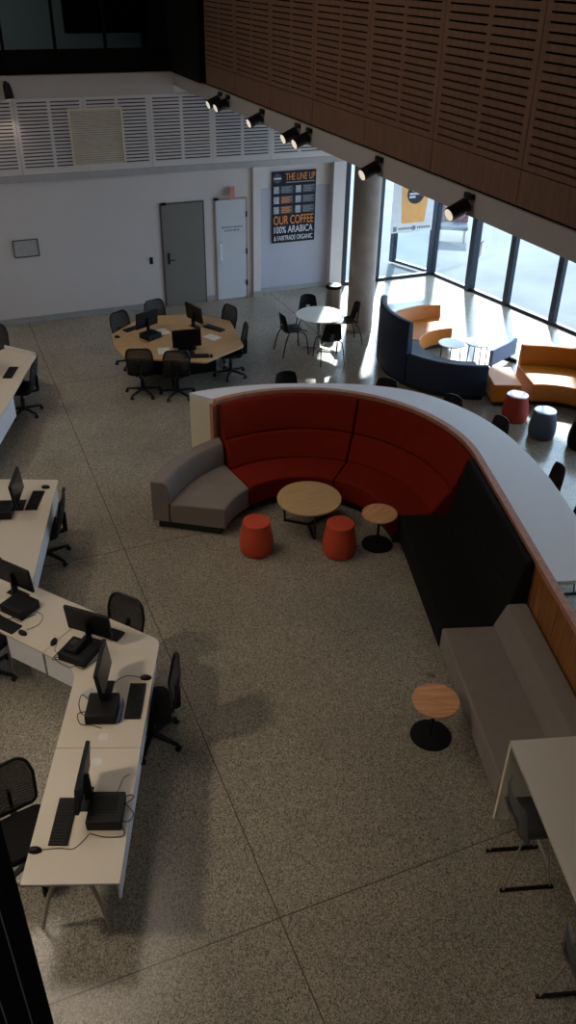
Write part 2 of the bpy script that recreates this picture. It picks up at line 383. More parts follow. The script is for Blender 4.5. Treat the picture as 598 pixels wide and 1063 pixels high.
# slotted acoustic panels on the back wall
def slotted(bm, u0, u1, z0, z1, rows, put, th=0.02, blank=0.13, stile=0.06, slot=0.024):
    """one panel: blank foot, two columns of slots; put(u0,u1,z0,z1) adds a solid piece"""
    put(u0, u1, z0, z0 + blank)
    zt = z1 - 0.015; pitch = (zt - (z0 + blank)) / rows; mid = (u0 + u1) / 2
    for a, c in ((u0, u0 + stile), (mid - stile / 2, mid + stile / 2), (u1 - stile, u1)): put(a, c, z0 + blank, z1)
    for c0, c1 in ((u0 + stile, mid - stile / 2), (mid + stile / 2, u1 - stile)):
        for k in range(rows): put(c0, c1, z0 + blank + k * pitch + slot, z0 + blank + (k + 1) * pitch)
        put(c0, c1, zt, z1)
sbox('wall_slot_backing', -6, 8.74, WY - .012, WY, 2.92, 4.255, M['slot'])
xs = [1.86 + 1.283 * k for k in range(-4, 6)]
for i, x0 in enumerate(xs):
    x1 = min(x0 + 1.275, 8.74)
    b = MB()
    slotted(b, x0, x1, 2.925, 4.252, 19, lambda u0, u1, z0, z1: b.box(((u0 + u1) / 2, WY - .024, (z0 + z1) / 2), (u1 - u0, 0.022, z1 - z0)), blank=0.125)
    struct(b.build('wall_panel_%d' % (i + 1), M['white_wall']))
# louvred air grille on the slotted wall
t = thing('air_grille', 'square beige louvred air grille on the slotted upper wall at left', 'vent', (3.355, WY - .035, 3.545))
b = MB()
for x, z, w_, h_ in ((0, .50, 1.05, .04), (0, -.50, 1.05, .04), (-.505, 0, .04, 1.0), (.505, 0, .04, 1.0)): b.box((x, -.012, z), (w_, .024, h_))
b.build('frame', M['louvre'], t)
b = MB()
for k in range(24): b.box((0, -.008, -.46 + .04 * k), (.98, .006, .030), Matrix.Rotation(-.6, 3, 'X'))
b.build('louvres', M['louvre'], t)
b = MB(); b.box((0, .002, 0), (1.0, .004, 1.0)); b.build('backing', M['inkgrey'], t)
# timber slotted balustrade wall of the upper floor
sbox('wall_upper_backing', 5.00, 5.06, -3, 15.82, 4.67, 9.4, M['dark'])
for i in range(13):
    y1 = 15.82 - 1.54 * i; y0 = y1 - 1.532
    if y0 < -3: break
    b = MB()
    b.box((4.965, (y0 + y1) / 2, 4.815), (0.03, y1 - y0, 0.30))
    slotted(b, y0, y1, 4.975, 6.97, 27, lambda u0, u1, z0, z1: b.box((4.965, (u0 + u1) / 2, (z0 + z1) / 2), (0.03, u1 - u0, z1 - z0)), blank=0.055, stile=0.075, slot=0.017)
    b.box((4.965, (y0 + y1) / 2, 8.18), (0.03, y1 - y0, 2.42))
    struct(b.build('wall_timber_panel_%d' % (i + 1), M['timber_wall']))
# upper floor glazing at the back
sbox('floor_upper', -6, 5.06, 18.18, 21, 4.4, 4.64, M['baseboard'])
sbox('wall_upper_back', -6, 5.06, 20.8, 21, 4.64, 9.4, M['grey_paint'])
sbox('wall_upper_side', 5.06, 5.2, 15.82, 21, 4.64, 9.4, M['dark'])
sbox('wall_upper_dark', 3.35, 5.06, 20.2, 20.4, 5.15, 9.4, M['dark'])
sbox('trim_spandrel', -6, 4.93, 18.0, 18.06, 4.64, 5.02, M['dark'])
wf = MB()
for k in range(-7, 5): wf.box((2.76 + 0.93 * k if k < 3 else 99, 18.0, 7.0), (0.05, 0.07, 4.76))
wf.box((-0.5, 18.0, 5.03), (10.9, 0.07, 0.04)); wf.box((4.90, 17.0, 7.0), (0.06, 2.1, 4.7))
w = struct(wf.build('window_1', M['dark']))
b = MB(); b.box((-0.55, 18.03, 7.2), (10.9, 0.012, 4.3)); struct(b.build('glass', M['darkglass'], w))
# ---- window walls
def pane_wall(name, pts, mull, z1=4.42, pw=0.09, rail=None, extra=()):
    f = MB()
    for i, (x, y) in enumerate(pts): f.box((x, y, z1 / 2), (mull[i], 0.14, z1), Matrix.Rotation(0.17, 3, 'Z'))
    for (p, q) in zip(pts, pts[1:]):
        f.bar((p[0], p[1], 0.035), (q[0], q[1], 0.035), 0.09, 0.07); f.bar((p[0], p[1], z1 - .04), (q[0], q[1], z1 - .04), 0.09, 0.08)
        if rail: f.bar((p[0], p[1], rail), (q[0], q[1], rail), 0.06, 0.05)
    o = struct(f.build(name, M['frame']))
    for (p, q) in zip(pts, pts[1:]):
        gl = MB(); gl.bar((p[0], p[1], z1 / 2), (q[0], q[1], z1 / 2), 0.012, z1 - .1); gl.build('glass', M['glass'], o)
    return o
ys = [17.97, 16.62, 15.42, 14.05, 12.70, 11.35, 10.0, 8.65, 7.3, 5.95, 4.6, 3.25]
w2 = pane_wall('window_2', [(fx(y), y) for y in ys], [0.11, 0.2, 0.12, 0.12] + [0.12] * 8)
hd = MB(); hd.tube([(fx(16.1) - .09, 16.30, 0.85), (fx(16.1) - .14, 16.30, 0.87), (fx(16.1) - .14, 16.30, 1.20), (fx(16.1) - .09, 16.30, 1.22)], 0.016, 8); hd.build('door_pull', M['chrome'], w2)
sbox('wall_right', fx(3.25) - .05, fx(3.25) + .15, -3, 3.2, 0, 4.42, M['white_wall'])
pane_wall('window_3', [(8.83, 17.97), (9.75, 17.97), (11.24, 17.97)], [0.12, 0.05, 0.06])
pane_wall('window_4', [(11.30, 18.1), (10.88, 19.25)], [0.08, 0.12])
# ---- doors
def door(name, x0, x1, z1, m, hinge_right, trim):
    f = MB(); t = 0.03
    f.box((x0 - t / 2, WY - .012, z1 / 2), (t, 0.024, z1 + 0.0)); f.box((x1 + t / 2, WY - .012, z1 / 2), (t, 0.024, z1)); f.box(((x0 + x1) / 2, WY - .012, z1 + t / 2), (x1 - x0 + 2 * t, 0.024, t))
    d = struct(f.build(name, trim))
    l = MB(); l.box(((x0 + x1) / 2, WY - .015, z1 / 2 + .004), (x1 - x0 - .006, 0.028, z1 - .012)); l.build('door_leaf', m, d, bevel=.003)
    return d
d1 = door('door_1', 4.53, 5.43, 2.17, M['greydoor'], True, M['stoolgrey'])
h = MB(); h.box((4.63, WY - .034, 1.05), (0.05, 0.01, 0.24)); h.tube([(4.63, WY - .035, 1.02), (4.63, WY - .085, 1.02), (4.76, WY - .085, 1.02)], 0.011, 8); h.build('handle', M['blackmetal'], d1)
h = MB(); h.box((4.58, WY - .04, 2.19), (0.1, 0.05, 0.05)); h.build('closer', M['dark'], d1)
d2 = door('door_2', 5.72, 6.40, 2.17, M['whitedoor'], True, M['doortrim'])
h = MB(); h.tube([(5.80, WY - .03, 0.88), (5.80, WY - .08, 0.90), (5.80, WY - .08, 1.28), (5.80, WY - .03, 1.30)], 0.012, 8); h.build('pull_handle', M['chrome'], d2)
h = MB(); h.box((5.73, WY - .04, 2.20), (0.1, 0.05, 0.035)); h.build('closer', M['dark'], d2)
h = MB()
for z in (0.35, 1.05, 1.85): h.box((6.41, WY - .036, z), (0.035, 0.02, 0.12))
h.build('hinges', M['blackmetal'], d2)
h = MB()
for row, z, x0, ws in ((0, 1.60, 5.84, (.07, .05, .08, .03, .07, .06, .05)), (1, 1.53, 5.90, (.05, .07, .04, .08, .06))):
    x = x0
    for wd in ws: h.box((x + wd / 2, WY - .030, z), (wd, 0.004, 0.035)); x += wd + .012
h.build('door_lettering', M['inkgrey'], d2)
# ---- column
b = MB(); b.lathe([(0.27, 0), (0.27, 1.5), (0.27, 3.0), (0.27, 4.42)], 40, (7.95, 15.25, 0)); struct(b.build('column', M['concrete']))
# ---- light and sky
wd = bpy.data.worlds.new('sky'); scn.world = wd; wd.use_nodes = True
bg = wd.node_tree.nodes['Background']; bg.inputs['Color'].default_value = (0.66, 0.81, 1.0, 1); bg.inputs['Strength'].default_value = 6.5
sl = bpy.data.lights.new('sun', 'SUN'); sl.energy = 27; sl.angle = radians(2.5); sl.color = (1, 0.97, 0.93)
so = bpy.data.objects.new('sun', sl); COL.objects.link(so)
sd = Vector((0.525 * cos(radians(37)), 0.851 * cos(radians(37)), sin(radians(37))))
so.rotation_euler = sd.to_track_quat('Z', 'Y').to_euler(); so.location = (20, 30, 20)
def area(name, loc, target, size, power, col, spread=180):
    l = bpy.data.lights.new(name, 'AREA'); l.energy = power; l.size = size; l.color = col; l.shape = 'DISK'; l.spread = radians(spread)
    o = bpy.data.objects.new(name, l); COL.objects.link(o); o.location = loc
    o.rotation_euler = (Vector(loc) - Vector(target)).to_track_quat('Z', 'Y').to_euler()
    return o
area('hall_lamp', (-4.6, 5.6, 7.2), (0.0, 5.2, 0), 0.9, 42, (1, 0.84, 0.64), 70)
area('hall_lamp', (-3.2, 13.0, 8.6), (0.2, 13, 0), 0.9, 34, (1, 0.84, 0.66), 75)
area('hall_lamp', (1.2, 0.5, 9.2), (2.0, 4.5, 0), 1.0, 8, (1, 0.85, 0.66), 80)
area('ambient_fill', (-0.8, 10.0, 9.3), (-0.8, 10.0, 0), 4.5, 165, (1, 0.84, 0.68))  # broad unseen fill added to lift walls, timber and floor
area('upper_room_fill', (-1.5, 19.4, 9.2), (-1.5, 20.0, 4.6), 0.8, 95, (0.95, 1, 0.95))  # unseen fill added behind the tinted glass to brighten its panes
scn.view_settings.view_transform = 'Standard'; scn.view_settings.look = 'None'; scn.view_settings.gamma = 1; scn.view_settings.use_curve_mapping = False
scn.view_settings.exposure = 0.0
# ------------------------------------------------------------------ booth, counter, lounge
C = Vector((3.78, 8.35)); DS = Vector((-.283, -.959)); NS = Vector((.959, -.283))
A_T = atan2(NS.y, NS.x)                                   # arc ends where the straight run begins
def arc_sweep(c, prof, a0, a1, n=28):
    """closed profile of (r, z) swept about c from a0 to a1 (degrees)"""
    b = MB(); secs = []
    for i in range(n + 1):
        sec = []
        for r, z in prof:
            b0 = a0(r) if callable(a0) else a0; b1 = a1(r) if callable(a1) else a1
            a = radians(b0 + (b1 - b0) * i / n); sec.append((c[0] + r * cos(a), c[1] + r * sin(a), z))
        secs.append(sec)
    return b.loft(secs)
def line_sweep(prof, s0, s1):
    b = MB(); secs = []
    for s in (s0, s1):
        p = C + DS * s
        secs.append([(p.x + NS.x * r, p.y + NS.y * r, z) for r, z in prof])
    return b.loft(secs)
AT = math.degrees(A_T)
SEAT = [(1.07, .14), (1.07, .45), (1.68, .43), (1.68, .14)]
PLIN = [(1.16, 0), (1.16, .14), (1.95, .14), (1.95, 0)]
LOWB = [(1.62, .43), (1.84, .77), (2.10, .77), (2.10, .16), (1.70, .16), (1.70, .43)]
UPB = [(1.86, .775), (2.02, 1.21), (2.05, 1.24), (2.11, 1.24), (2.11, .775)]
def cut(r): return 112.6 - (r - 1.07) * 9.0
def cutg(r): return cut(r) + .9
def booth_arc(label, a0, a1, m, group):
    t = thing('booth_sofa', label, 'sofa', (0, 0, 0), group=group)
    arc_sweep(C, SEAT, a0, a1).build('seat', m, t, bevel=.025, seg=3)
    arc_sweep(C, LOWB, a0, a1).build('lower_backrest', m, t, bevel=.03, seg=3)
    arc_sweep(C, UPB, a0, a1).build('upper_backrest', m, t, bevel=.025, seg=3)
    arc_sweep(C, PLIN, (lambda r: cut(r) - .8) if callable(a0) else a0, a1).build('plinth', M['plinth'], t)
    return t
booth_arc('curved red fabric booth sofa section beside the grey curved sofa end', cut, 46.5, M['red'], None)
booth_arc('curved red fabric booth sofa section joining the black straight booth section', 46, AT + .1, M['red'], None)
t = thing('booth_sofa', 'straight black high-backed booth sofa between red curve and grey bench', 'sofa')
def strq(prof, dr=.1): return prof
line_sweep([(1.20, .14), (1.20, .45), (1.86, .43), (1.86, .14)], 0.01, 2.235).build('seat', M['charcoal'], t, bevel=.025, seg=3)
line_sweep([(1.82, .43), (1.93, .77), (2.10, .77), (2.10, .16), (1.88, .16), (1.88, .43)], 0.01, 2.235).build('lower_backrest', M['charcoal'], t, bevel=.02, seg=3)
line_sweep([(1.93, .775), (2.00, 1.21), (2.02, 1.26), (2.11, 1.26), (2.11, .775)], 0.01, 2.235).build('upper_backrest', M['charcoal'], t, bevel=.025, seg=3)
line_sweep([(1.29, 0), (1.29, .14), (1.95, .14), (1.95, 0)], 0.01, 2.235).build('plinth', M['plinth'], t)
t = thing('bench_sofa', 'straight grey fabric low-backed bench sofa against timber wall', 'sofa')
line_sweep([(1.20, .17), (1.20, .45), (1.80, .44), (1.80, .17)], 2.25, 4.30).build('seat', M['greyfab'], t, bevel=.025, seg=3)
line_sweep([(1.77, .44), (1.88, .72), (1.90, .735), (2.10, .735), (2.10, .17), (1.81, .17), (1.81, .44)], 2.25, 4.30).build('backrest', M['greyfab'], t, bevel=.02, seg=3)
line_sweep([(1.28, 0), (1.28, .17), (2.05, .17), (2.05, 0)], 2.27, 4.28).build('plinth', M['plinth'], t)
t = thing('curved_sofa', 'grey fabric curved low-backed sofa end at the left of red booth', 'sofa')
arc_sweep(C, [(1.09, .11), (1.09, .43), (1.86, .41), (1.86, .11)], 146.5, cutg).build('seat', M['greyfab'], t, bevel=.025, seg=3)
arc_sweep(C, [(1.84, .41), (1.88, .68), (1.92, .72), (2.10, .72), (2.112, .69), (2.112, .11), (1.87, .11), (1.87, .41)], 146.5, cutg).build('backrest', M['greyfab'], t, bevel=.03, seg=3)
arc_sweep(C, [(1.18, 0), (1.18, .11), (2.04, .11), (2.04, 0)], 145, 114).build('plinth', M['plinth'], t)

# bar counter wrapping the booth
t = thing('bar_counter', 'long curved white-topped bar counter wrapping behind the red booth', 'counter')
CT = 1.28
outer = [tuple(p) for p in catmull([(2.97, 10.80), (3.45, 10.80), (4.15, 10.68), (4.83, 10.46), (5.48, 10.16), (6.03, 9.72), (6.39, 9.05), (6.53, 8.23), (6.42, 7.23), (6.13, 6.18), (5.79, 5.057)], 6)]
inner = []
for i in range(41):
    a = radians(104.5 + (AT - 104.5) * i / 40); inner.append((C.x + 2.2 * cos(a), C.y + 2.2 * sin(a)))
for s in (.6, 1.3, 2.0, 2.59): p = C + NS * 2.2 + DS * s; inner.append((p.x, p.y))
MB().prism(outer + inner[::-1], CT - .05, CT).build('countertop', M['countertop'], t, bevel=.004)
e0, e1 = Vector(inner[0]), Vector(outer[0]); dd = (e1 - e0).normalized(); nn = Vector((dd.y, -dd.x))
b = MB(); q0, q1 = e0 + dd * .003, e1 - dd * .003
b.prism([q0, q1, q1 + nn * .05, q0 + nn * .05], 0, CT - .05); b.build('end_panel', M['cream'], t, label='cream end panel of the counter')
# support wall with timber cap
wl = [(2.125, 0), (2.125, 1.22), (2.195, 1.22), (2.195, 0)]
arc_sweep(C, wl, 104.5, AT, 36).build('support_wall', M['timber_low'], t)
capm = [(2.118, 1.22), (2.118, 1.285), (2.199, 1.285), (2.199, 1.22)]
arc_sweep(C, capm, 104.5, AT, 36).build('timber_cap', M['cap'], t)
arc_sweep(C, [(2.118, 0.0), (2.118, 1.22), (2.199, 1.22), (2.199, 0.0)], 106.3, 104.6, 2).build('timber_end', M['cap'], t)
t2 = t
b = MB()
s = 0.0
while s < 5.2:
    s1 = min(s + .72, 5.3)
    secs = []
    for q in (s, s1 - .008):
        p = C + DS * q; secs.append([(p.x + NS.x * r, p.y + NS.y * r, z) for r, z in wl])
    b.loft(secs); s = s1
b.build('timber_wall', M['timber_low'], t)
line_sweep(capm, 0, 5.3).build('timber_cap', M['cap'], t)

# high table with end panel at the lower right
def sp(r, s): p = C + NS * r + DS * s; return (p.x, p.y)
t = thing('high_table', 'white high table with a waterfall end panel behind grey bench', 'table')
MB().prism([sp(1.19, 4.34), sp(2.10, 4.34), sp(2.10, 6.6), sp(1.19, 6.6)], 0.965, 1.0).build('tabletop', M['desk'], t, bevel=.003)
MB().prism([sp(1.19, 4.34), sp(2.10, 4.34), sp(2.10, 4.375), sp(1.19, 4.375)], 0, 0.965).build('end_panel', M['cream'], t)

# stools -----------------------------------------------------------------
def stool(seat_z, top_z, shell, wirem, runner, solid=False, bw=.205):
    def fn():
        t = thing('bar_stool', '', 'stool')
        # shell: seat and low wrapped backrest, local +Y is forward
        rows = []
        n = 13
        b = MB()
        for k in range(4):
            y = .17 - .34 * k / 3; rows.append([(x, y + (.02 if abs(x) < .1 else 0), seat_z + .05 * (abs(x) / .2) ** 2 + (.02 if k == 3 else 0)) for x in [-.2 + .4 * j / 8 for j in range(9)]])
        b.sheet(rows, .018); b.build('seat', shell, t, bevel=.004)
        b = MB(); rows = []
        for i in range(5):
            z = seat_z + .03 + (top_z - seat_z - .03) * i / 4; w = bw - .012 * i - (.02 if i == 4 else 0); tilt = -.17 - .055 * i / 4
            rows.append([(w * sin(a) * 1.0, tilt + .10 * (1 - cos(a)), z - (.02 * (abs(a) / 1.0) ** 2 if i == 4 else 0)) for a in [(-.95 + 1.9 * j / 12) if solid else (-1.15 + 2.3 * j / 12) for j in range(13)]])
        # opening at the lumbar: leave a gap band by building two bands joined at the sides
        if solid: b.sheet(rows, .016)
        else:
            b.sheet(rows[2:], .016); b.sheet([r[:4] for r in rows[:3]], .016); b.sheet([r[9:] for r in rows[:3]], .016)
        b.build('backrest', shell, t, bevel=.004)
        for sx in (-1, 1):
            l = MB(); l.tube([(.13 * sx, .10, seat_z - .01), (.19 * sx, .20, .02)], .0085, 8); l.build('leg', wirem, t)
            l = MB(); l.tube([(.13 * sx, -.10, seat_z - .01), (.19 * sx, -.20, .02)], .0085, 8); l.build('leg', wirem, t)
            l = MB(); l.box((.19 * sx, 0, .012), (.024, .46, .024)); l.build('runner', runner, t)
        l = MB(); fz = seat_z * .38; yy = .20 - .10 * (fz / seat_z); xx = .19 - .06 * (fz / seat_z)
        l.tube([(-xx, yy, fz), (xx, yy, fz)], .009, 8); l.build('footrest', wirem, t)
        return t
    return Proto(fn)
bs = stool(.81, 1.245, M['black'], M['blackmetal'], M['blackmetal'], True, .24)
GS = 'black bar stools along the outside of the counter'
stools = [((4.57, 10.99), 82, 'black bar stool behind the counter nearest the cafe table'),
          ((5.86, 10.25), 47, 'black bar stool behind the counter directly in front of the navy sofa'),
          ((6.47, 9.42), 22, 'black bar stool behind the counter just left of the red ottoman beside navy sofa'),
          ((6.72, 8.60), 5, 'black bar stool behind the counter just below the two far ottomans'),
          ((6.64, 7.24), -15, 'black bar stool, second from the bottom along the counter right side'),
          ((6.42, 6.46), -16, 'black bar stool lowest along the counter right side, at the photo edge')]
for (x, y), a, lab in stools:
    f = Vector((-cos(radians(a)), -sin(radians(a)))); bs.put((x + f.x * .10, y + f.y * .10, 0), facing(f.x, f.y), lab, GS)
hs = stool(.64, 1.03, M['stoolgrey'], M['legpaint'], M['blackmetal'], False, .27)
for (x, y), lab in (((3.60, 3.32), 'grey shell stool tucked under the near end of the white high table'),
                    ((3.25, 2.12), 'grey shell stool at the bottom right corner, half out of frame')):
    hs.put((x, y, 0), facing(.959, -.283), lab, 'grey stools at the white high table')

# ottomans and occasional tables ------------------------------------------
def ottoman(m, mt=None):
    def fn():
        t = thing('ottoman', '', 'ottoman')
        MB().lathe([(.19, 0.0), (.205, .015), (.215, .06), (.222, .13), (.217, .22), (.20, .31), (.183, .40), (.178, .435)], 40).build('body', m, t)
        MB().lathe([(.176, .435), (.180, .442), (.178, .455), (.171, .461), (.163, .463), (.01, .4635)], 40).build('top_pad', mt or m, t)
        return t
    return fn
rp = Proto(ottoman(M['redott']))
rp.put((3.14, 8.51, 0), 0, 'orange-red ottoman at the left front of the oak coffee table', 'orange-red ottomans in the booth')
rp.put((4.13, 8.08, 0), .4, 'orange-red ottoman beside the small striped round table in booth', 'orange-red ottomans in the booth')
o = ottoman(M['redfar'], M['redtop'])(); o.location = (8.56, 10.53, 0); tag(o, 'deep red ottoman with bright top by the orange sofa', 'ottoman')
o = ottoman(M['bluefar'], M['bluetop'])(); o.location = (8.63, 9.87, 0); tag(o, 'slate blue ottoman with bright top beside the far red ottoman', 'ottoman')
o = ottoman(M['charcoal'])(); o.location = (8.99, 9.32, 0); tag(o, 'dark grey ottoman cut by the right edge of the photo', 'ottoman')

t = thing('coffee_table', 'low round oak coffee table with black splayed base in red booth', 'table', (4.005, 8.80, 0))
MB().lathe([(.428, .425), (.432, .43), (.432, .445), (.428, .45)], 64).build('tabletop', M['coffee_oak'], t)
MB().lathe([(.40, .415), (.40, .425)], 48).build('underframe', M['blackmetal'], t)
for k in range(3):
    a = radians(-100 + 120 * k); d = Vector((cos(a), sin(a)))
    l = MB(); l.bar((d.x * .36, d.y * .36, .415), (d.x * .34, d.y * .34, .03), .035, .02); l.bar((d.x * .35, d.y * .35, .018), (0, 0, .018), .035, .022)
    l.build('leg', M['blackmetal'], t)
def pedestal():
    t = thing('side_table', '', 'table')
    MB().lathe([(.224, .475), (.23, .48), (.23, .495), (.226, .5)], 48).build('tabletop', M['beech'], t)
    MB().lathe([(.06, .462), (.06, .475)], 20).build('mount_plate', M['blackmetal'], t)
    b = MB(); b.cyl((0, .0, .012), (0, .0, .462), .018); b.build('pole', M['blackmetal'], t)
    MB().lathe([(.20, 0), (.207, .004), (.205, .012), (.05, .018)], 48).build('base', M['blackmetal'], t)
    return t
pp = Proto(pedestal)
pp.put((4.68, 8.06, 0), .5, 'small round striped-wood side table against the red booth seat', 'round striped side tables')
pp.put((3.655, 4.90, 0), -.35, 'small round striped-wood side table in front of the grey bench', 'round striped side tables')
b = MB(); b.box((0, 0, .004), (.085, .06, .008)); b.box((.03, .0, .011), (.03, .04, .006)); o = b.build('floor_socket', M['steel'], None, bevel=.002, loc=(4.085, 5.64, 0), rz=-.3)
tag(o, 'small steel floor socket beside the side table near grey bench', 'socket')

# far lounge ----------------------------------------------------------------
C2 = (8.95, 12.85)
def ring(label, c, a0, a1, m, back=None, cat='sofa', ri=.82, ro=1.63, seat=.42):
    t = thing('lounge_sofa', label, cat)
    arc_sweep(c, [(ri, .10), (ri, seat), (ro - .17, seat), (ro - .17, .10)], a0, a1, 20).build('seat', m, t, bevel=.02, seg=3)
    for i, (b0, b1, z) in enumerate(back or []):
        arc_sweep(c, [(ro - .165, .10), (ro - .165, seat), (ro - .12, z - .02), (ro - .10, z), (ro - .02, z), (ro, z - .03), (ro, .10)], b0, b1, 20).build('backrest', m, t, bevel=.02, seg=3)
    arc_sweep(c, [(ri + .08, 0), (ri + .08, .10), (ro - .07, .10), (ro - .07, 0)], a0 + 1, a1 - 1, 20).build('plinth', M['plinth'], t)
    return t
ring('navy curved sofa, tall backrest stepping down to a lower backrest, by the column', C2, 147, 253, M['bluefab'], [(143, 199, 1.22), (199.6, 253, .66)])
ring('orange curved sofa facing the white tables, beyond the navy sofa', C2, 72, 146.3, M['orange'], [(76, 142.2, .66)])
t = thing('bench_ottoman', 'backless orange upholstered bench between navy sofa and orange sofa', 'bench')
e = Vector((8.41, 11.06)); ux = Vector((.47, -.18)).normalized(); uy = Vector((.50, .84)).normalized(); uy = Vector((-ux.y, ux.x))
def bp(a, c): q = e + ux * a + uy * c; return (q.x, q.y)
MB().prism([bp(0.03, 0), bp(.52, 0), bp(.52, .80), bp(.03, .80)], .10, .42).build('seat', M['orange'], t, bevel=.02, seg=3)
MB().prism([bp(.08, .06), bp(.47, .06), bp(.47, .74), bp(.08, .74)], 0, .10).build('plinth', M['plinth'], t)
C3 = (8.80, 9.78)
ring('orange curved sofa behind the red and slate blue ottomans, right edge', C3, 74, 27, M['orange'], [(72, 27, .77)], ri=1.10, ro=2.12)
ring('light grey curved sofa end cut by the right photo edge', C3, 26.4, -14, M['greyfab'], [(26.4, -14, .77)], ri=1.10, ro=2.12)
t = thing('low_screen', 'low blue-grey upholstered screen on thin steel feet right of the white tables', 'screen')
p0, p1 = Vector((9.30, 12.36)), Vector((10.12, 12.74)); dn = (p1 - p0).normalized(); pn = Vector((-dn.y, dn.x))
MB().prism([p0, p1, p1 + pn * .07, p0 + pn * .07], .10, .42).build('panel', M['bluegrey'], t, bevel=.015)
for k in (.08, .75):
    b = MB(); q = p0 + dn * k; b.box((q.x + pn.x * .035, q.y + pn.y * .035, .05), (.04, .3, .02), Matrix.Rotation(atan2(dn.y, dn.x), 3, 'Z')); b.box((q.x + pn.x * .035, q.y + pn.y * .035, .08), (.03, .03, .08)); b.box((q.x + pn.x * .035, q.y + pn.y * .035, .02), (.05, .32, .04), Matrix.Rotation(atan2(dn.y, dn.x), 3, 'Z')); b.build('foot', M['blackmetal'], t)
def tiny_table():
    t = thing('side_table', '', 'table')
    MB().lathe([(.243, .53), (.248, .535), (.248, .548), (.244, .552)], 40).build('tabletop', M['tablewhite'], t)
    for k in range(4):
        a = pi / 4 + k * pi / 2
        l = MB(); l.tube([(.17 * cos(a), .17 * sin(a), .53), (.19 * cos(a), .19 * sin(a), 0)], .011, 8); l.build('leg', M['blackmetal'], t)
    l = MB(); l.tube([(.17 * cos(pi / 4 + k * pi / 2), .17 * sin(pi / 4 + k * pi / 2), .522) for k in (0, 1, 2, 3, 0)], .006, 6); l.build('frame', M['blackmetal'], t)
    return t
tp = Proto(tiny_table)
tp.put((8.59, 12.70, 0), .2, 'small round white side table nearer the orange curved seat', 'white side tables inside the sofa ring')
tp.put((9.095, 12.57, 0), .5, 'small round white side table nearer the blue-grey bench', 'white side tables inside the sofa ring')

# cafe set --------------------------------------------------------------------
t = thing('cafe_table', 'round white cafe table with four black chairs near the column', 'table', (6.68, 14.48, 0))
MB().lathe([(.455, .705), (.465, .712), (.465, .724), (.458, .73)], 56).build('tabletop', M['tablewhite'], t)
b = MB(); b.cyl((0, 0, .03), (0, 0, .705), .03); b.build('pole', M['steel'], t)
for k in range(4):
    a = pi / 4 + k * pi / 2; l = MB(); l.bar((0, 0, .05), (.34 * cos(a), .34 * sin(a), .02), .05, .04, .035, .025); l.build('foot', M['steel'], t)
def cafe_chair():
    t = thing('cafe_chair', '', 'chair')
    b = MB(); rows = [[(x, y, .45 + .035 * (x / .2) ** 2 - (.02 if k == 0 else 0)) for x in [-.2 + .4 * j / 8 for j in range(9)]] for k, y in enumerate((.22, .17, .0, -.12, -.19))]
    b.sheet(rows, .016); b.build('seat', M['black'], t, bevel=.004)
    b = MB(); rows = []
    for i in range(6):
        z = .47 + .36 * i / 5; w = .205 - .012 * i
        rows.append([(w * j / 5, -.20 - .07 * i / 5 + .05 * (j / 5) ** 2, z - (.03 * (abs(j) / 5) ** 3 if i == 5 else 0)) for j in range(-5, 6)])
    b.sheet(rows[2:], .014); b.sheet([r[:5] for r in rows[:3]], .014); b.sheet([r[6:] for r in rows[:3]], .014)
    b.build('backrest', M['black'], t, bevel=.003)
    for sx in (-1, 1):
        l = MB(); l.tube(catmull([Vector(p) for p in [(.14 * sx, .12, .435), (.20 * sx, .19, .40), (.225 * sx, .23, .2), (.235 * sx, .25, 0)]], 5), .011, 8); l.build('leg', M['blackmetal'], t)
        l = MB(); l.tube(catmull([Vector(p) for p in [(.14 * sx, -.12, .435), (.20 * sx, -.18, .40), (.225 * sx, -.25, .2), (.235 * sx, -.29, 0)]], 5), .011, 8); l.build('leg', M['blackmetal'], t)
    return t
cp = Proto(cafe_chair)
GC = 'black chairs around the white cafe table'
for (x, y), f, lab in (((6.14, 14.56), (.99, .02), 'black cafe chair on the left of the round white table'),
                       ((6.74, 15.14), (-.3, -.95), 'black cafe chair on the far side of the round white table'),
                       ((6.64, 13.93), (.14, .99), 'black cafe chair on the near side of round white table, back towards the booth'),
                       ((7.33, 14.62), (-.99, .1), 'black cafe chair on the right of the round white table, against the column')):
    cp.put((x, y, 0), facing(*f), lab, GC)
t = thing('waste_bin', 'cylindrical steel waste bin with dark lid behind cafe table', 'bin', (7.50, 15.62, 0))
MB().lathe([(.16, 0), (.165, .01), (.165, .80), (.16, .81)], 32).build('body', M['steel'], t)
MB().lathe([(.168, .81), (.168, .85), (.15, .875), (.04, .885)], 32).build('lid', M['black'], t)
# ------------------------------------------------------------------ workstations
DZ = .73
def a_leg(t, p, feet):
    """inverted V of two tapered silver legs: p = top centre, feet = two floor points"""
    for f in feet:
        q = Vector((p[0] + (f[0] - p[0]) * .22, p[1] + (f[1] - p[1]) * .22, DZ - .03))
        l = MB(); l.tube(catmull([q, Vector((q.x * .42 + f[0] * .58, q.y * .42 + f[1] * .58, .42)), Vector((f[0], f[1], 0.0))], 5), .026, 10, .014); l.build('leg', M['legpaint'], t)
def panel(t, p, q, z0=.40, m=None):
    b = MB(); b.bar((p[0], p[1], (z0 + DZ - .03) / 2), (q[0], q[1], (z0 + DZ - .03) / 2), .018, DZ - .03 - z0); b.build('modesty_panel', m or M['deskedge'], t)
def grommet(t, x, y):
    b = MB(); b.lathe([(.042, 0), (.045, .004), (.036, .005), (.034, .0055)], 24, (x, y, DZ)); b.build('cable_grommet', M['grommet'], t)
U = Vector((.355, .935)); V = Vector((.935, -.355)); P0 = Vector((-.33, 4.20))
def dp(u, v): q = P0 + U * u + V * v; return (q.x, q.y)
t = thing('desk', 'white rectangular desk end nearest the camera with splayed silver legs', 'desk')
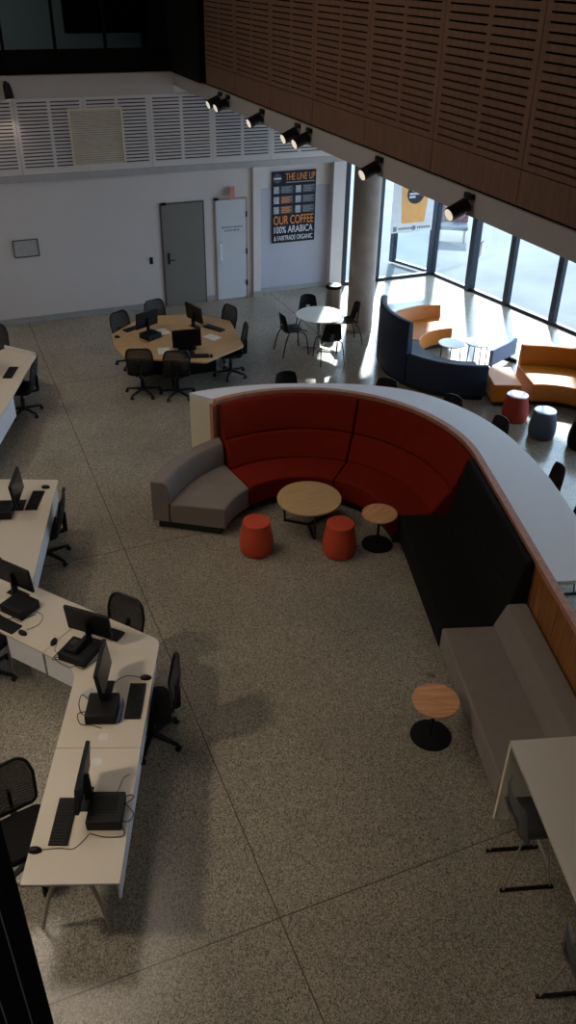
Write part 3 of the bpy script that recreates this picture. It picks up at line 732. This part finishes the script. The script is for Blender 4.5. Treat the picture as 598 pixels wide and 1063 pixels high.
MB().prism([dp(0, 0), dp(0, .735), dp(1.297, .735), dp(1.297, 0)], DZ - .025, DZ).build('desktop', M['desk'], t, bevel=.003)
panel(t, dp(.03, .715), dp(1.28, .715), .50)
a_leg(t, dp(.16, .37), [(-.25, 4.28), (.25, 4.05)]); grommet(t, .43, 5.13)
t = thing('desk', 'white boomerang desk with rounded corner joined behind the near rectangular desk', 'desk')
poly = fillet([dp(1.302, 0), dp(1.302, .735), (1.335, 6.45), (.803, 7.137), (.213, 6.687), (.483, 6.33)], [0, 0, .13, 0, 0, .32])
MB().prism(poly, DZ - .025, DZ).build('desktop', M['desk'], t, bevel=.003)
panel(t, dp(1.33, .715), dp(2.55, .715), .50); panel(t, (.47, 6.385), (.235, 6.69), .42)
a_leg(t, (.95, 6.1), [(.75, 6.35), (1.12, 6.0)]); grommet(t, .54, 5.39)
t = thing('desk', 'white boomerang desk at the left edge, its straight arm ending square', 'desk')
poly = fillet([(.800, 7.142), (.268, 7.83), (.91, 9.97), (.21, 10.25), (-.53, 7.68), (.210, 6.692)], [0, .18, 0, 0, .2, 0])
MB().prism(poly, DZ - .025, DZ).build('desktop', M['desk'], t, bevel=.003)
panel(t, (.30, 7.99), (.86, 9.87), .48); panel(t, (.215, 6.72), (-.08, 7.10), .42)
a_leg(t, (.55, 9.95), [(.28, 9.98), (.74, 9.75)]); a_leg(t, (.0, 7.2), [(-.12, 7.32), (.12, 7.02)])
t = thing('desk', 'white desk with cut-off end far left, in front of the back wall', 'desk')
poly = [(1.25, 14.25), (.79, 14.78), (.20, 14.35), (-.62, 12.2), (.10, 11.3), (.35, 11.92)]
MB().prism(poly, DZ - .025, DZ).build('desktop', M['desk'], t, bevel=.003)
panel(t, (.68, 12.83), (.32, 11.92), .36); a_leg(t, (.7, 14.0), [(.35, 14.05), (.92, 13.85)])
b = MB(); b.bar((1.245, 14.285, .745), (.80, 14.80, .745), .02, .07); b.build('end_upstand', M['deskedge'], t)
t = thing('meeting_table', 'oak hexagonal computer table with six mesh chairs before grey door', 'table')
poly = fillet([(2.68, 14.81), (3.47, 15.53), (4.45, 15.29), (4.93, 14.73), (4.75, 13.47), (3.90, 13.00), (2.66, 13.67), (2.60, 14.20)], .06)
MB().prism(poly, DZ - .03, DZ).build('tabletop', M['oak'], t, bevel=.004)
for p in ((3.1, 14.6), (4.45, 14.2), (3.5, 13.75)):
    b = MB(); d = Vector((3.72, 14.2)) - Vector(p); b.bar((p[0], p[1], .35), (p[0] + d.x * .75, p[1] + d.y * .75, .35), .04, .70); b.build('leg_panel', M['black'], t)

# task chair --------------------------------------------------------------------
def task_chair():
    t = thing('task_chair', '', 'chair')
    b = MB(); b.lathe([(.03, .07), (.035, .09), (.035, .14), (.028, .15)], 16)
    for k in range(5):
        a = pi / 2 + k * 2 * pi / 5; b.bar((.02 * cos(a), .02 * sin(a), .11), (.30 * cos(a), .30 * sin(a), .075), .05, .035, .03, .022)
    b.build('star_base', M['black'], t)
    for k in range(5):
        a = pi / 2 + k * 2 * pi / 5; c = MB(); x, y = .305 * cos(a), .305 * sin(a)
        s_ = Vector((-sin(a), cos(a), 0)) * .022; ctr = Vector((x, y, .028))
        c.cyl(ctr - s_, ctr - s_ * .3, .028, n=14); c.cyl(ctr + s_ * .3, ctr + s_, .028, n=14); c.cyl(ctr - s_ * .3, ctr + s_ * .3, .010, n=8); c.box((x, y, .062), (.03, .03, .03))
        c.build('caster', M['blackmetal'], t)
    b = MB(); b.cyl((0, 0, .13), (0, 0, .40), .024); b.cyl((0, 0, .15), (0, 0, .27), .034); b.build('gas_column', M['blackmetal'], t)
    b = MB(); b.box((0, -.01, .405), (.20, .26, .04)); b.bar((0, -.12, .40), (0, -.285, .44), .06, .03); b.bar((0, -.28, .425), (0, -.285, .70), .055, .028); b.build('mechanism', M['black'], t)
    b = MB(); prof = fillet([(-.235, -.21), (.235, -.21), (.245, .25), (-.245, .25)], .09)
    b.loft([[(x * k, y * k, z) for x, y in prof] for k, z in ((.93, .43), (1, .445), (1, .475), (.95, .495), (.80, .50))]); b.build('seat', M['blackcloth'], t)
    # back: rounded frame with mesh
    def bk(x, z): tz = (z - .50) / .47; return Vector((x, -.235 - .10 * tz + .05 * (x / .22) ** 2 - .02 * sin(pi * tz), z))
    out = fillet([(-.20, .51), (.20, .51), (.225, .80), (.19, .97), (-.19, .97), (-.225, .80)], .09, 5)
    pts = [bk(x, z) for x, z in out]; pts.append(pts[0].copy())
    b = MB(); b.tube(pts, .015, 8); b.build('back_frame', M['black'], t)
    b = MB(); rows = []
    for i in range(8):
        z = .52 + .44 * i / 7
        w = .205 + .015 * sin(pi * i / 7) - (.03 if i in (0, 7) else 0)
        rows.append([bk(w * j / 4, z) for j in range(-4, 5)])
    b.sheet(rows, .004); b.build('back_mesh', M['chairmesh'], t)
    return t
tc = Proto(task_chair)
GD, GH = 'black task chairs at the white desks', 'black mesh chairs round the oak table'
for (x, y), f, lab, g in [
    ((-.25, 4.86), (.22, -.97), 'black mesh task chair left of the nearest white desk end, bottom left', GD),
    ((1.05, 5.86), (-.97, .2), 'black task chair on the right of the white desks, seen side-on over floor joint', GD),
    ((.90, 6.74), (-.77, -.64), 'black mesh task chair behind the rounded corner of the white desk', GD),
    ((.57, 9.29), (-.96, .29), 'black task chair right of the square-ended white desk arm at left', GD),
    ((.87, 13.62), (-.93, .36), 'black task chair right of the far left white desk', GD),
    ((.72, 15.02), (.12, -.99), 'black mesh task chair between far left white desk and back wall', GD),
    ((-.36, 7.36), (.77, .64), 'black task chair below the white desks, only castors in at left edge', GD),
    ((2.93, 13.68), (.3, .95), 'black mesh chair at near left side of oak table, back to camera', GH),
    ((3.48, 13.40), (.2, .98), 'black mesh chair at the near side of oak table, right of its neighbour', GH),
    ((3.06, 14.98), (.5, -.87), 'black mesh chair at the far left corner of oak table', GH),
    ((3.78, 15.36), (.3, -.95), 'black mesh chair at the far side of oak table before the grey door', GH),
    ((4.70, 14.76), (-.95, -.3), 'black mesh chair at far right of oak table, side-on', GH),
    ((4.64, 13.90), (-.97, .22), 'black mesh chair at near right of oak table, side-on with castors showing', GH)]:
    tc.put((x, y, 0), facing(*f), lab, g)

# computers ---------------------------------------------------------------------
def monitor(w=.50, h=.30):
    def fn():
        t = thing('monitor', '', 'monitor')
        b = MB(); b.box((0, -.01, .006), (.24, .11, .012)); b.build('stand_base', M['black'], t, bevel=.004)
        b = MB(); b.bar((0, -.045, .01), (0, -.045, .30), .07, .03, .06, .025); b.build('stand_neck', M['black'], t, bevel=.004)
        R = Matrix.Rotation(radians(6), 3, 'X')
        b = MB(); b.box((0, -.02, .12 + h / 2), (w, .035, h), R); b.build('housing', M['black'], t, bevel=.006)
        b = MB(); b.box((0, -.0015, .122 + h / 2), (w - .03, .003, h - .035), R); b.build('display', M['screen'], t)
        return t
    return Proto(fn)
def keyboard():
    t = thing('keyboard', '', 'keyboard')
    b = MB(); b.box((0, 0, .009), (.44, .15, .018)); b.build('body', M['black'], t, bevel=.005)
    b = MB()
    for r in range(5):
        n = 15
        for k in range(n): b.box((-.20 + .40 * (k + .5) / n, -.052 + .026 * r, .021), (.021, .020, .006), taper=.8)
    b.build('keys', M['keys'], t)
    return t
def mouse():
    t = thing('mouse', '', 'mouse')
    b = MB(); b.loft([[(.031 * k * cos(a), .055 * k * sin(a), z) for a in [2 * pi * j / 20 for j in range(20)]] for k, z in ((.94, 0), (1, .010), (.92, .022), (.65, .033), (.25, .037))]); b.build('body', M['black'], t)
    b = MB(); b.cyl((-.005, .028, .034), (.005, .028, .034), .009, n=12); b.build('wheel', M['keys'], t)
    return t
def minipc():
    t = thing('desktop_computer', '', 'computer')
    b = MB(); b.box((0, 0, .05), (.30, .27, .10)); b.build('case', M['black'], t, bevel=.008)
    b = MB()
    for k in range(9): b.box((-.10 + .025 * k, 0, .102), (.010, .18, .004))
    b.build('vents', M['keys'], t)
    b = MB(); b.box((0, .137, .05), (.28, .006, .075)); b.build('front_panel', M['screen'], t)
    for pts in ([(-.1, -.135, .05), (-.13, -.2, .09), (-.05, -.22, .06), (.03, -.19, .02), (.08, -.135, .04)], [(.05, -.135, .06), (.10, -.2, .08), (.17, -.17, .03), (.16, -.08, .006), (.20, .02, .005)], [(-.12, -.135, .03), (-.2, -.16, .01), (-.21, -.02, .006), (-.18, .1, .006)]):
        o = wire(pts, .004).build('cable', M['blackmetal'], t)
    return t
mo, kb, ms, pc = monitor(), Proto(keyboard), Proto(mouse), Proto(minipc)
def cord(pts, label):
    o = wire([(x, y, DZ + .004 + (z or 0)) for x, y, z in pts], .003).build('cable', M['keys']); tag(o, label, 'cable', None)
    return o
T = DZ
left = (-.92, .38)
# near desk end
mo.put((.255, 4.79, T), facing(-.93, .36), 'black monitor on the nearest white desk end, edge-on to camera', 'monitors on the white desks')
kb.put((.065, 4.635, T), facing(.93, -.36), 'black keyboard on the nearest white desk end beside the chair', 'keyboards on the white desks')
ms.put((-.185, 4.45, T), facing(.93, -.36), 'black mouse near front corner of the nearest white desk', 'mice on the white desks')
pc.put((.40, 4.573, T), facing(-.93, .36), 'black desktop computer with loose cables on the nearest desk end', 'computers on the white desks')
cord([(-.13, 4.43, .01), (0.0, 4.40, 0), (.10, 4.36, 0), (.24, 4.45, 0)], 'thin dark mouse cable on the nearest desk end')
cord([(.47, 4.66, .03), (.56, 4.80, .02), (.60, 4.88, 0), (.665, 4.90, .0)], 'thin dark cable looping off right side of nearest desk')
# upper part of the near arm
mo.put((.70, 5.94, T), facing(.93, -.36), 'black monitor with side-on screen beside the two desk grommets', 'monitors on the white desks')
kb.put((.905, 5.71, T), facing(-.93, .36), 'black keyboard at the right edge of white desk beside side-on chair', 'keyboards on the white desks')
ms.put((1.07, 5.965, T), facing(-.93, .36), 'black mouse beyond the keyboard near rounded desk corner', 'mice on the white desks')
pc.put((.60, 5.684, T), facing(.93, -.36), 'black desktop computer with blue edge reflection under side-on monitor', 'computers on the white desks')
b = MB(); b.box((0, 0, .0275), (.26, .012, .055)); o = b.build('blue_reflection', M['bluerefl'], None, bevel=.003, loc=(.755, 5.625, T), rz=facing(.93, -.36)); tag(o, 'narrow blue strip imitating a reflection against computer on the white desk', 'glint')  # solid strip shaped and coloured as the computer's blue edge reflection
b = MB(); b.box((0, 0, .001), (.13, .10, .002)); o = b.build('paper_sheet', M['notice'], None, loc=(.53, 5.96, T), rz=.4); tag(o, 'pale paper sheet left of the blue reflection strip on white desk', 'paper')
cord([(1.02, 5.99, .01), (.92, 6.06, 0), (.84, 6.05, 0), (.76, 6.0, .0)], 'thin dark mouse cable near the rounded desk corner')
# arm two
mo.put((.70, 6.67, T), facing(.68, .73), 'black monitor turned away on the diagonal desk arm, left of corner chair', 'monitors on the white desks')
pc.put((.54, 6.51, T), facing(.70, .70), 'black desktop computer on the diagonal desk arm beneath a desk phone', 'computers on the white desks')
t = thing('desk_phone', 'black desk phone on top of computer on the diagonal desk arm', 'phone', (.52, 6.53, T + .104), facing(-.7, -.7))
b = MB(); b.prism([(-.08, -.09), (.08, -.09), (.08, .09), (-.08, .09)], 0, .03); b.build('body', M['black'], t, bevel=.006)
b = MB(); b.box((-.05, 0, .045), (.045, .19, .03)); b.build('handset', M['keys'], t, bevel=.01)
b = MB()
for i in range(4):
    for j in range(3): b.box((.01 + .022 * j, -.06 + .022 * i, .032), (.014, .014, .005))
b.build('buttons', M['stoolgrey'], t)
kb.put((.83, 6.78, T), facing(-.72, -.69), 'black keyboard hidden behind the turned monitor on the diagonal arm', 'keyboards on the white desks')
ms.put((.34, 6.79, T), facing(.5, .8), 'black mouse left of the phone on diagonal desk arm', 'mice on the white desks')
cord([(.36, 6.74, .01), (.33, 6.66, 0), (.40, 6.57, 0), (.45, 6.55, 0)], 'thin dark cable by the mouse left of the phone')
mo.put((.12, 7.72, T), facing(.79, .61), 'black monitor at the left photo edge on the diagonal desk arm', 'monitors on the white desks')
pc.put((.10, 7.44, T), facing(.79, .61), 'black desktop computer under the monitor at left photo edge', 'computers on the white desks')
kb.put((-.11, 7.28, T), facing(.79, .61), 'black keyboard at the left photo edge on diagonal desk arm', 'keyboards on the white desks')
ms.put((.07, 7.04, T), facing(-.6, .8), 'black mouse with curved cable near the left photo edge', 'mice on the white desks')
cord([(.11, 7.07, .01), (.24, 7.12, 0), (.30, 7.25, 0), (.22, 7.36, 0), (.16, 7.40, 0)], 'curved thin mouse cable on diagonal desk arm near left edge')
# square-ended arm
mo.put((.38, 9.50, T), facing(.95, -.3), 'black monitor on the square-ended desk arm, upper left', 'monitors on the white desks')
kb.put((.555, 9.55, T), facing(-.93, .36), 'black keyboard on the square-ended desk arm beside its chair', 'keyboards on the white desks')
pc.put((.14, 9.40, T), facing(.95, -.3), 'black desktop computer behind the monitor on square-ended desk arm', 'computers on the white desks')
ms.put((.73, 9.82, T), facing(-.93, .36), 'black mouse beyond the keyboard on square-ended desk arm', 'mice on the white desks')
pc.put((-.16, 8.24, T), facing(.3, .95), 'black desktop computer with cables at left edge between two desk arms', 'computers on the white desks')
# far left desk
mo.put((.53, 13.86, T), facing(.93, -.36), 'black monitor at the left edge on the far white desk', 'monitors on the white desks')
kb.put((.76, 13.68, T), facing(-.93, .36), 'black keyboard on the far left white desk', 'keyboards on the white desks')
# oak table
mo.put((3.30, 14.66, T), facing(-.45, .9), 'black monitor on the left of oak table', 'monitors on the oak table')
mo.put((3.72, 13.48, T), facing(-.1, -1), 'black monitor upright on the near side of oak table', 'monitors on the oak table')
mo.put((4.22, 14.66, T), facing(.95, .30), 'black monitor tilted on the far right of oak table', 'monitors on the oak table')
kb.put((3.13, 14.95, T), facing(.42, -.9), 'black keyboard on the left of oak table', 'keyboards on the oak table')
kb.put((3.82, 13.30, T), facing(.3, .95), 'black keyboard on the near side of oak table', 'keyboards on the oak table')
kb.put((4.52, 14.45, T), facing(-.85, -.5), 'black keyboard on the right of oak table', 'keyboards on the oak table')
pc.put((3.30, 14.40, T), facing(-.45, .9), 'black desktop computer on the left of oak table behind monitor', 'computers on the oak table')
pc.put((3.75, 13.70, T), facing(0, -1), 'black desktop computer on the near side of oak table behind monitor', 'computers on the oak table')
ms.put((2.74, 14.62, T), facing(.8, -.6), 'black mouse at the left end of oak table', 'mice on the oak table')
ms.put((4.06, 13.20, T), facing(.3, .95), 'black mouse at the near right of oak table', 'mice on the oak table')
for x, y, a, lab in ((3.58, 14.62, .2, 'white paper near the middle of oak table'), (3.36, 13.72, -.2, 'white paper left of near monitor on oak table'), (4.35, 14.05, .5, 'white paper on the right of oak table')):
    b = MB(); b.box((0, 0, .001), (.21, .29, .002)); o = b.build('paper_sheet', M['paper'], None, loc=(x, y, T), rz=a); tag(o, lab, 'paper', 'papers on the oak table')

# ------------------------------------------------------------------ lights, signs, banner
def spot():
    t = thing('spotlight', '', 'spotlight')
    d = Vector((-.925, -.10, -.365)).normalized(); c = Vector((-.13, 0, -.09))
    b = MB(); b.tube([c - d * .10, c - d * .095, c + d * .115], .072, 28); b.build('body', M['blackmetal'], t)
    b = MB(); b.tube([c + d * .113, c + d * .118], .060, 28); b.build('lens', M['lens'], t)
    b = MB(); b.box((-.02, 0, .03), (.04, .14, .05)); b.build('track_adapter', M['blackmetal'], t)
    b = MB(); b.tube([(-.03, .0, .03), (-.05, .0, -.03), tuple(c - d * .05)], .014, 8); b.build('bracket', M['blackmetal'], t)
    return t
sp_ = Proto(spot)
for y, lab in ((14.95, 'black track spotlight farthest along the timber wall, left of a close pair'), (14.55, 'black track spotlight farthest along the timber wall, right of a close pair'),
               (12.97, 'single black track spotlight between the two close pairs'), (11.60, 'black track spotlight, left one of the middle close pair'),
               (11.20, 'black track spotlight, right one of the middle close pair'), (9.18, 'single black track spotlight in front of the column'), (7.28, 'largest black track spotlight, nearest, in front of the windows')):
    sp_.put((4.93, y, 4.57), 0, lab, 'black track spotlights under the timber wall')
t = thing('spotlight', 'black spotlight on white fascia at the top left edge', 'spotlight', (1.77, WY - .06, 4.50))
b = MB(); b.box((0, -.02, .04), (.06, .04, .05)); b.build('mount', M['blackmetal'], t)
b = MB(); b.tube([(0, -.09, .03), (.01, -.11, -.02), (.03, -.13, -.22)], .06, 20, .085); b.build('body', M['blackmetal'], t)
b = MB(); b.tube([(.03, -.13, -.222), (.0305, -.1305, -.226)], .07, 20); b.build('lens', M['lens'], t)
for (p, q, pw) in (((1.74, 17.6, 4.2), (1.75, 17.9, 2.9), 6), ((4.6, 14.7, 4.4), (2.4, 14.4, 0.7), 10), ((4.6, 11.3, 4.4), (2, 11, 0), 10), ((4.6, 9.1, 4.4), (1.4, 9, 0), 10), ((4.6, 7.2, 4.4), (1.2, 7, 0), 10)):
    l = bpy.data.lights.new('spot_beam', 'SPOT'); l.energy = pw; l.spot_size = radians(70); l.spot_blend = .6; l.color = (1, .82, .6); l.shadow_soft_size = .05
    o = bpy.data.objects.new('spot_beam', l); COL.objects.link(o); o.location = p; o.rotation_euler = (Vector(p) - Vector(q)).to_track_quat('Z', 'Y').to_euler()

# coffee poster in the niche
PX, PZ, PW, PH, PY = 7.585, 1.88, 1.04, 1.53, 18.045
t = thing('poster', 'dark coffee menu poster with orange and white lettering in wall niche', 'poster', (PX, PY, PZ))
b = MB(); b.box((0, 0, 0), (PW, .02, PH)); b.build('board', M['posterbg'], t)
RX = (pi / 2, 0, 0); fy = -.011
def flat(name, m, x, z, w, h, par=t, y=None):
    b = MB(); b.box((x, (fy if y is None else y) - .001, z), (w, .003, h)); return b.build(name, m, par)
text('THE LINE UP', 'title_text', M['inkorange'], t, .21, (.145, fy - .001, .575), RX, .70)
flat('subtitle_line', M['inkgrey'], .145, .53, .68, .02)
b = MB(); b.tube([(-.40, fy, .62), (-.40, fy - .004, .62)], .10, 28); b.build('round_emblem', M['posterpanel'], t)
flat('emblem_band', M['inkwhite'], -.40, .62, .17, .03, y=fy - .004)
for r in range(3):
    for c in range(2):
        x0 = -.42 + .52 * c; z0 = .38 - .215 * r
        flat('picture', M['posterpic'], x0, z0, .13, .15)
        flat('menu_panel', M['posterpanel'], x0 + .25, z0, .29, .16)
        b = MB()
        for k in range(4): b.box((x0 + .235 - .02 * (k % 2), fy - .004, z0 + .055 - .035 * k), (.24 - .05 * (k % 2), .003, .014))
        b.build('menu_lines', M['inkorange'] if (r, c) in ((1, 0), (2, 0)) else M['inkgrey'], t)
text('OUR COFFEE', 'slogan_text', M['inkorange'], t, .27, (0, fy - .001, -.36), RX, .96)
text('100% ARABICA', 'slogan_text', M['inkwhite'], t, .21, (0, fy - .001, -.55), RX, .94)
text('& FAIRTRADE ORGANIC', 'slogan_text', M['inkwhite'], t, .15, (0, fy - .001, -.715), RX, .94)
# notice frame, switch, red sign
t = thing('notice_frame', 'small pale framed notice on the white wall at left', 'frame', (1.705, WY - .012, 1.54))
b = MB(); b.box((0, 0, 0), (.47, .02, .33)); b.build('backing', M['notice'], t)
b = MB()
for x, z, w_, h_ in ((0, .165, .49, .018), (0, -.165, .49, .018), (-.24, 0, .018, .33), (.24, 0, .018, .33)): b.box((x, -.012, z), (w_, .014, h_))
b.build('border', M['stoolgrey'], t)
t = thing('wall_switch', 'black switch plate on the white wall left of grey door', 'switch', (4.25, WY - .008, 1.04))
b = MB(); b.box((0, 0, 0), (.07, .016, .15)); b.build('plate', M['black'], t, bevel=.004)
b = MB(); b.box((0, -.010, .02), (.03, .006, .05)); b.build('button', M['keys'], t)
t = thing('wall_sign', 'small red projecting sign above the white door', 'sign', (6.07, WY, 2.33))
b = MB(); b.box((0, -.10, 0), (.14, .012, .24), Matrix.Rotation(.5, 3, 'Z')); b.build('panel', M['redsign'], t)
b = MB(); b.box((0, -.04, 0), (.03, .08, .05)); b.build('bracket', M['inkgrey'], t)
# cafe banner hanging inside the glass
BX, BY = 10.45, 17.72
t = thing('banner', 'hanging white banner with orange takeaway cup in front of windows', 'banner', (BX, BY, 1.17))
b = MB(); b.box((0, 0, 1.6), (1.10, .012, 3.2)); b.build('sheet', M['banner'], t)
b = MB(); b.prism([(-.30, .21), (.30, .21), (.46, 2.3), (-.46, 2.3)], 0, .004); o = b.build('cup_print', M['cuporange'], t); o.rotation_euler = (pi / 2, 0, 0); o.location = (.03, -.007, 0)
b = MB(); b.tube([(.04, -.011, .86), (.04, -.014, .86)], .225, 36); b.build('round_logo', M['inkblack'], t)
b = MB()
for k, (w_, o_) in enumerate(((.22, .03), (.30, .0), (.16, -.07))): b.box((.04 + o_ - .02, -.017, .93 - .07 * k), (w_, .003, .045))
b.build('logo_lettering', M['inkwhite'], t)
b = MB(); b.box((-.44, -.008, .09), (.09, .004, .11)); b.build('square_mark', M['inkgrey'], t)
b = MB()
for k in range(8): b.box((-.33 + .045 * k, -.008, .09), (.03, .004, .05)); b.box((.17 + .045 * k, -.008, .09), (.03, .004, .05))
b.build('footer_lettering', M['inkgrey'], t)
b = MB(); b.tube([(.06, -.006, .09), (.06, -.010, .09)], .055, 20); b.build('round_mark', M['inkgrey'], t)
b = MB(); b.tube([(-.55, 0, 3.21), (.55, 0, 3.21)], .012, 8); b.build('hanging_rail', M['steel'], t)
# outdoor seat seen blurred through the glass
t = thing('outdoor_seat', 'red-backed blue outdoor seat on the pavement seen through window', 'seat', (13.5, 20.7, -.06), facing(-.5, -.85))
b = MB(); b.box((0, 0, .38), (.9, .5, .12)); b.build('seat', M['paleblue'], t, bevel=.03)
b = MB(); b.box((0, -.25, .68), (.9, .10, .55), Matrix.Rotation(-.2, 3, 'X')); b.build('backrest', M['palepink'], t, bevel=.03)
for x in (-.38, .38):
    for y in (-.2, .2): l = MB(); l.cyl((x, y, 0), (x, y, .33), .025); l.build('leg', M['steel'], t)
# black slatted screen beside the camera
t = thing('slatted_screen', 'tall black slatted screen at the bottom left corner of photo', 'screen')
s0 = Vector((-.145, 1.79)); sdv = Vector((-.93, -.36)).normalized()
for k in range(9):
    q = s0 + sdv * (.045 + .078 * k); b = MB(); b.box((q.x, q.y, 2.75), (.074, .05, 5.4), Matrix.Rotation(atan2(sdv.y, sdv.x), 3, 'Z')); sl_ = b.build('slat', M['dark'], t, bevel=.006)
    r_ = MB(); e_ = q + sdv * .036 + Vector((-sdv.y, sdv.x)) * .024; r_.box((e_.x, e_.y, 2.75), (.004, .006, 5.3)); r_.build('edge_bead', M['bead'], sl_)
q0 = s0 + sdv * .01; q1 = s0 + sdv * .72; off = Vector((-sdv.y, sdv.x)) * .04
for z in (.06, 2.7, 5.4):
    b = MB(); b.bar((q0.x + off.x, q0.y + off.y, z), (q1.x + off.x, q1.y + off.y, z), .03, .05); b.build('rail', M['blackmetal'], t)
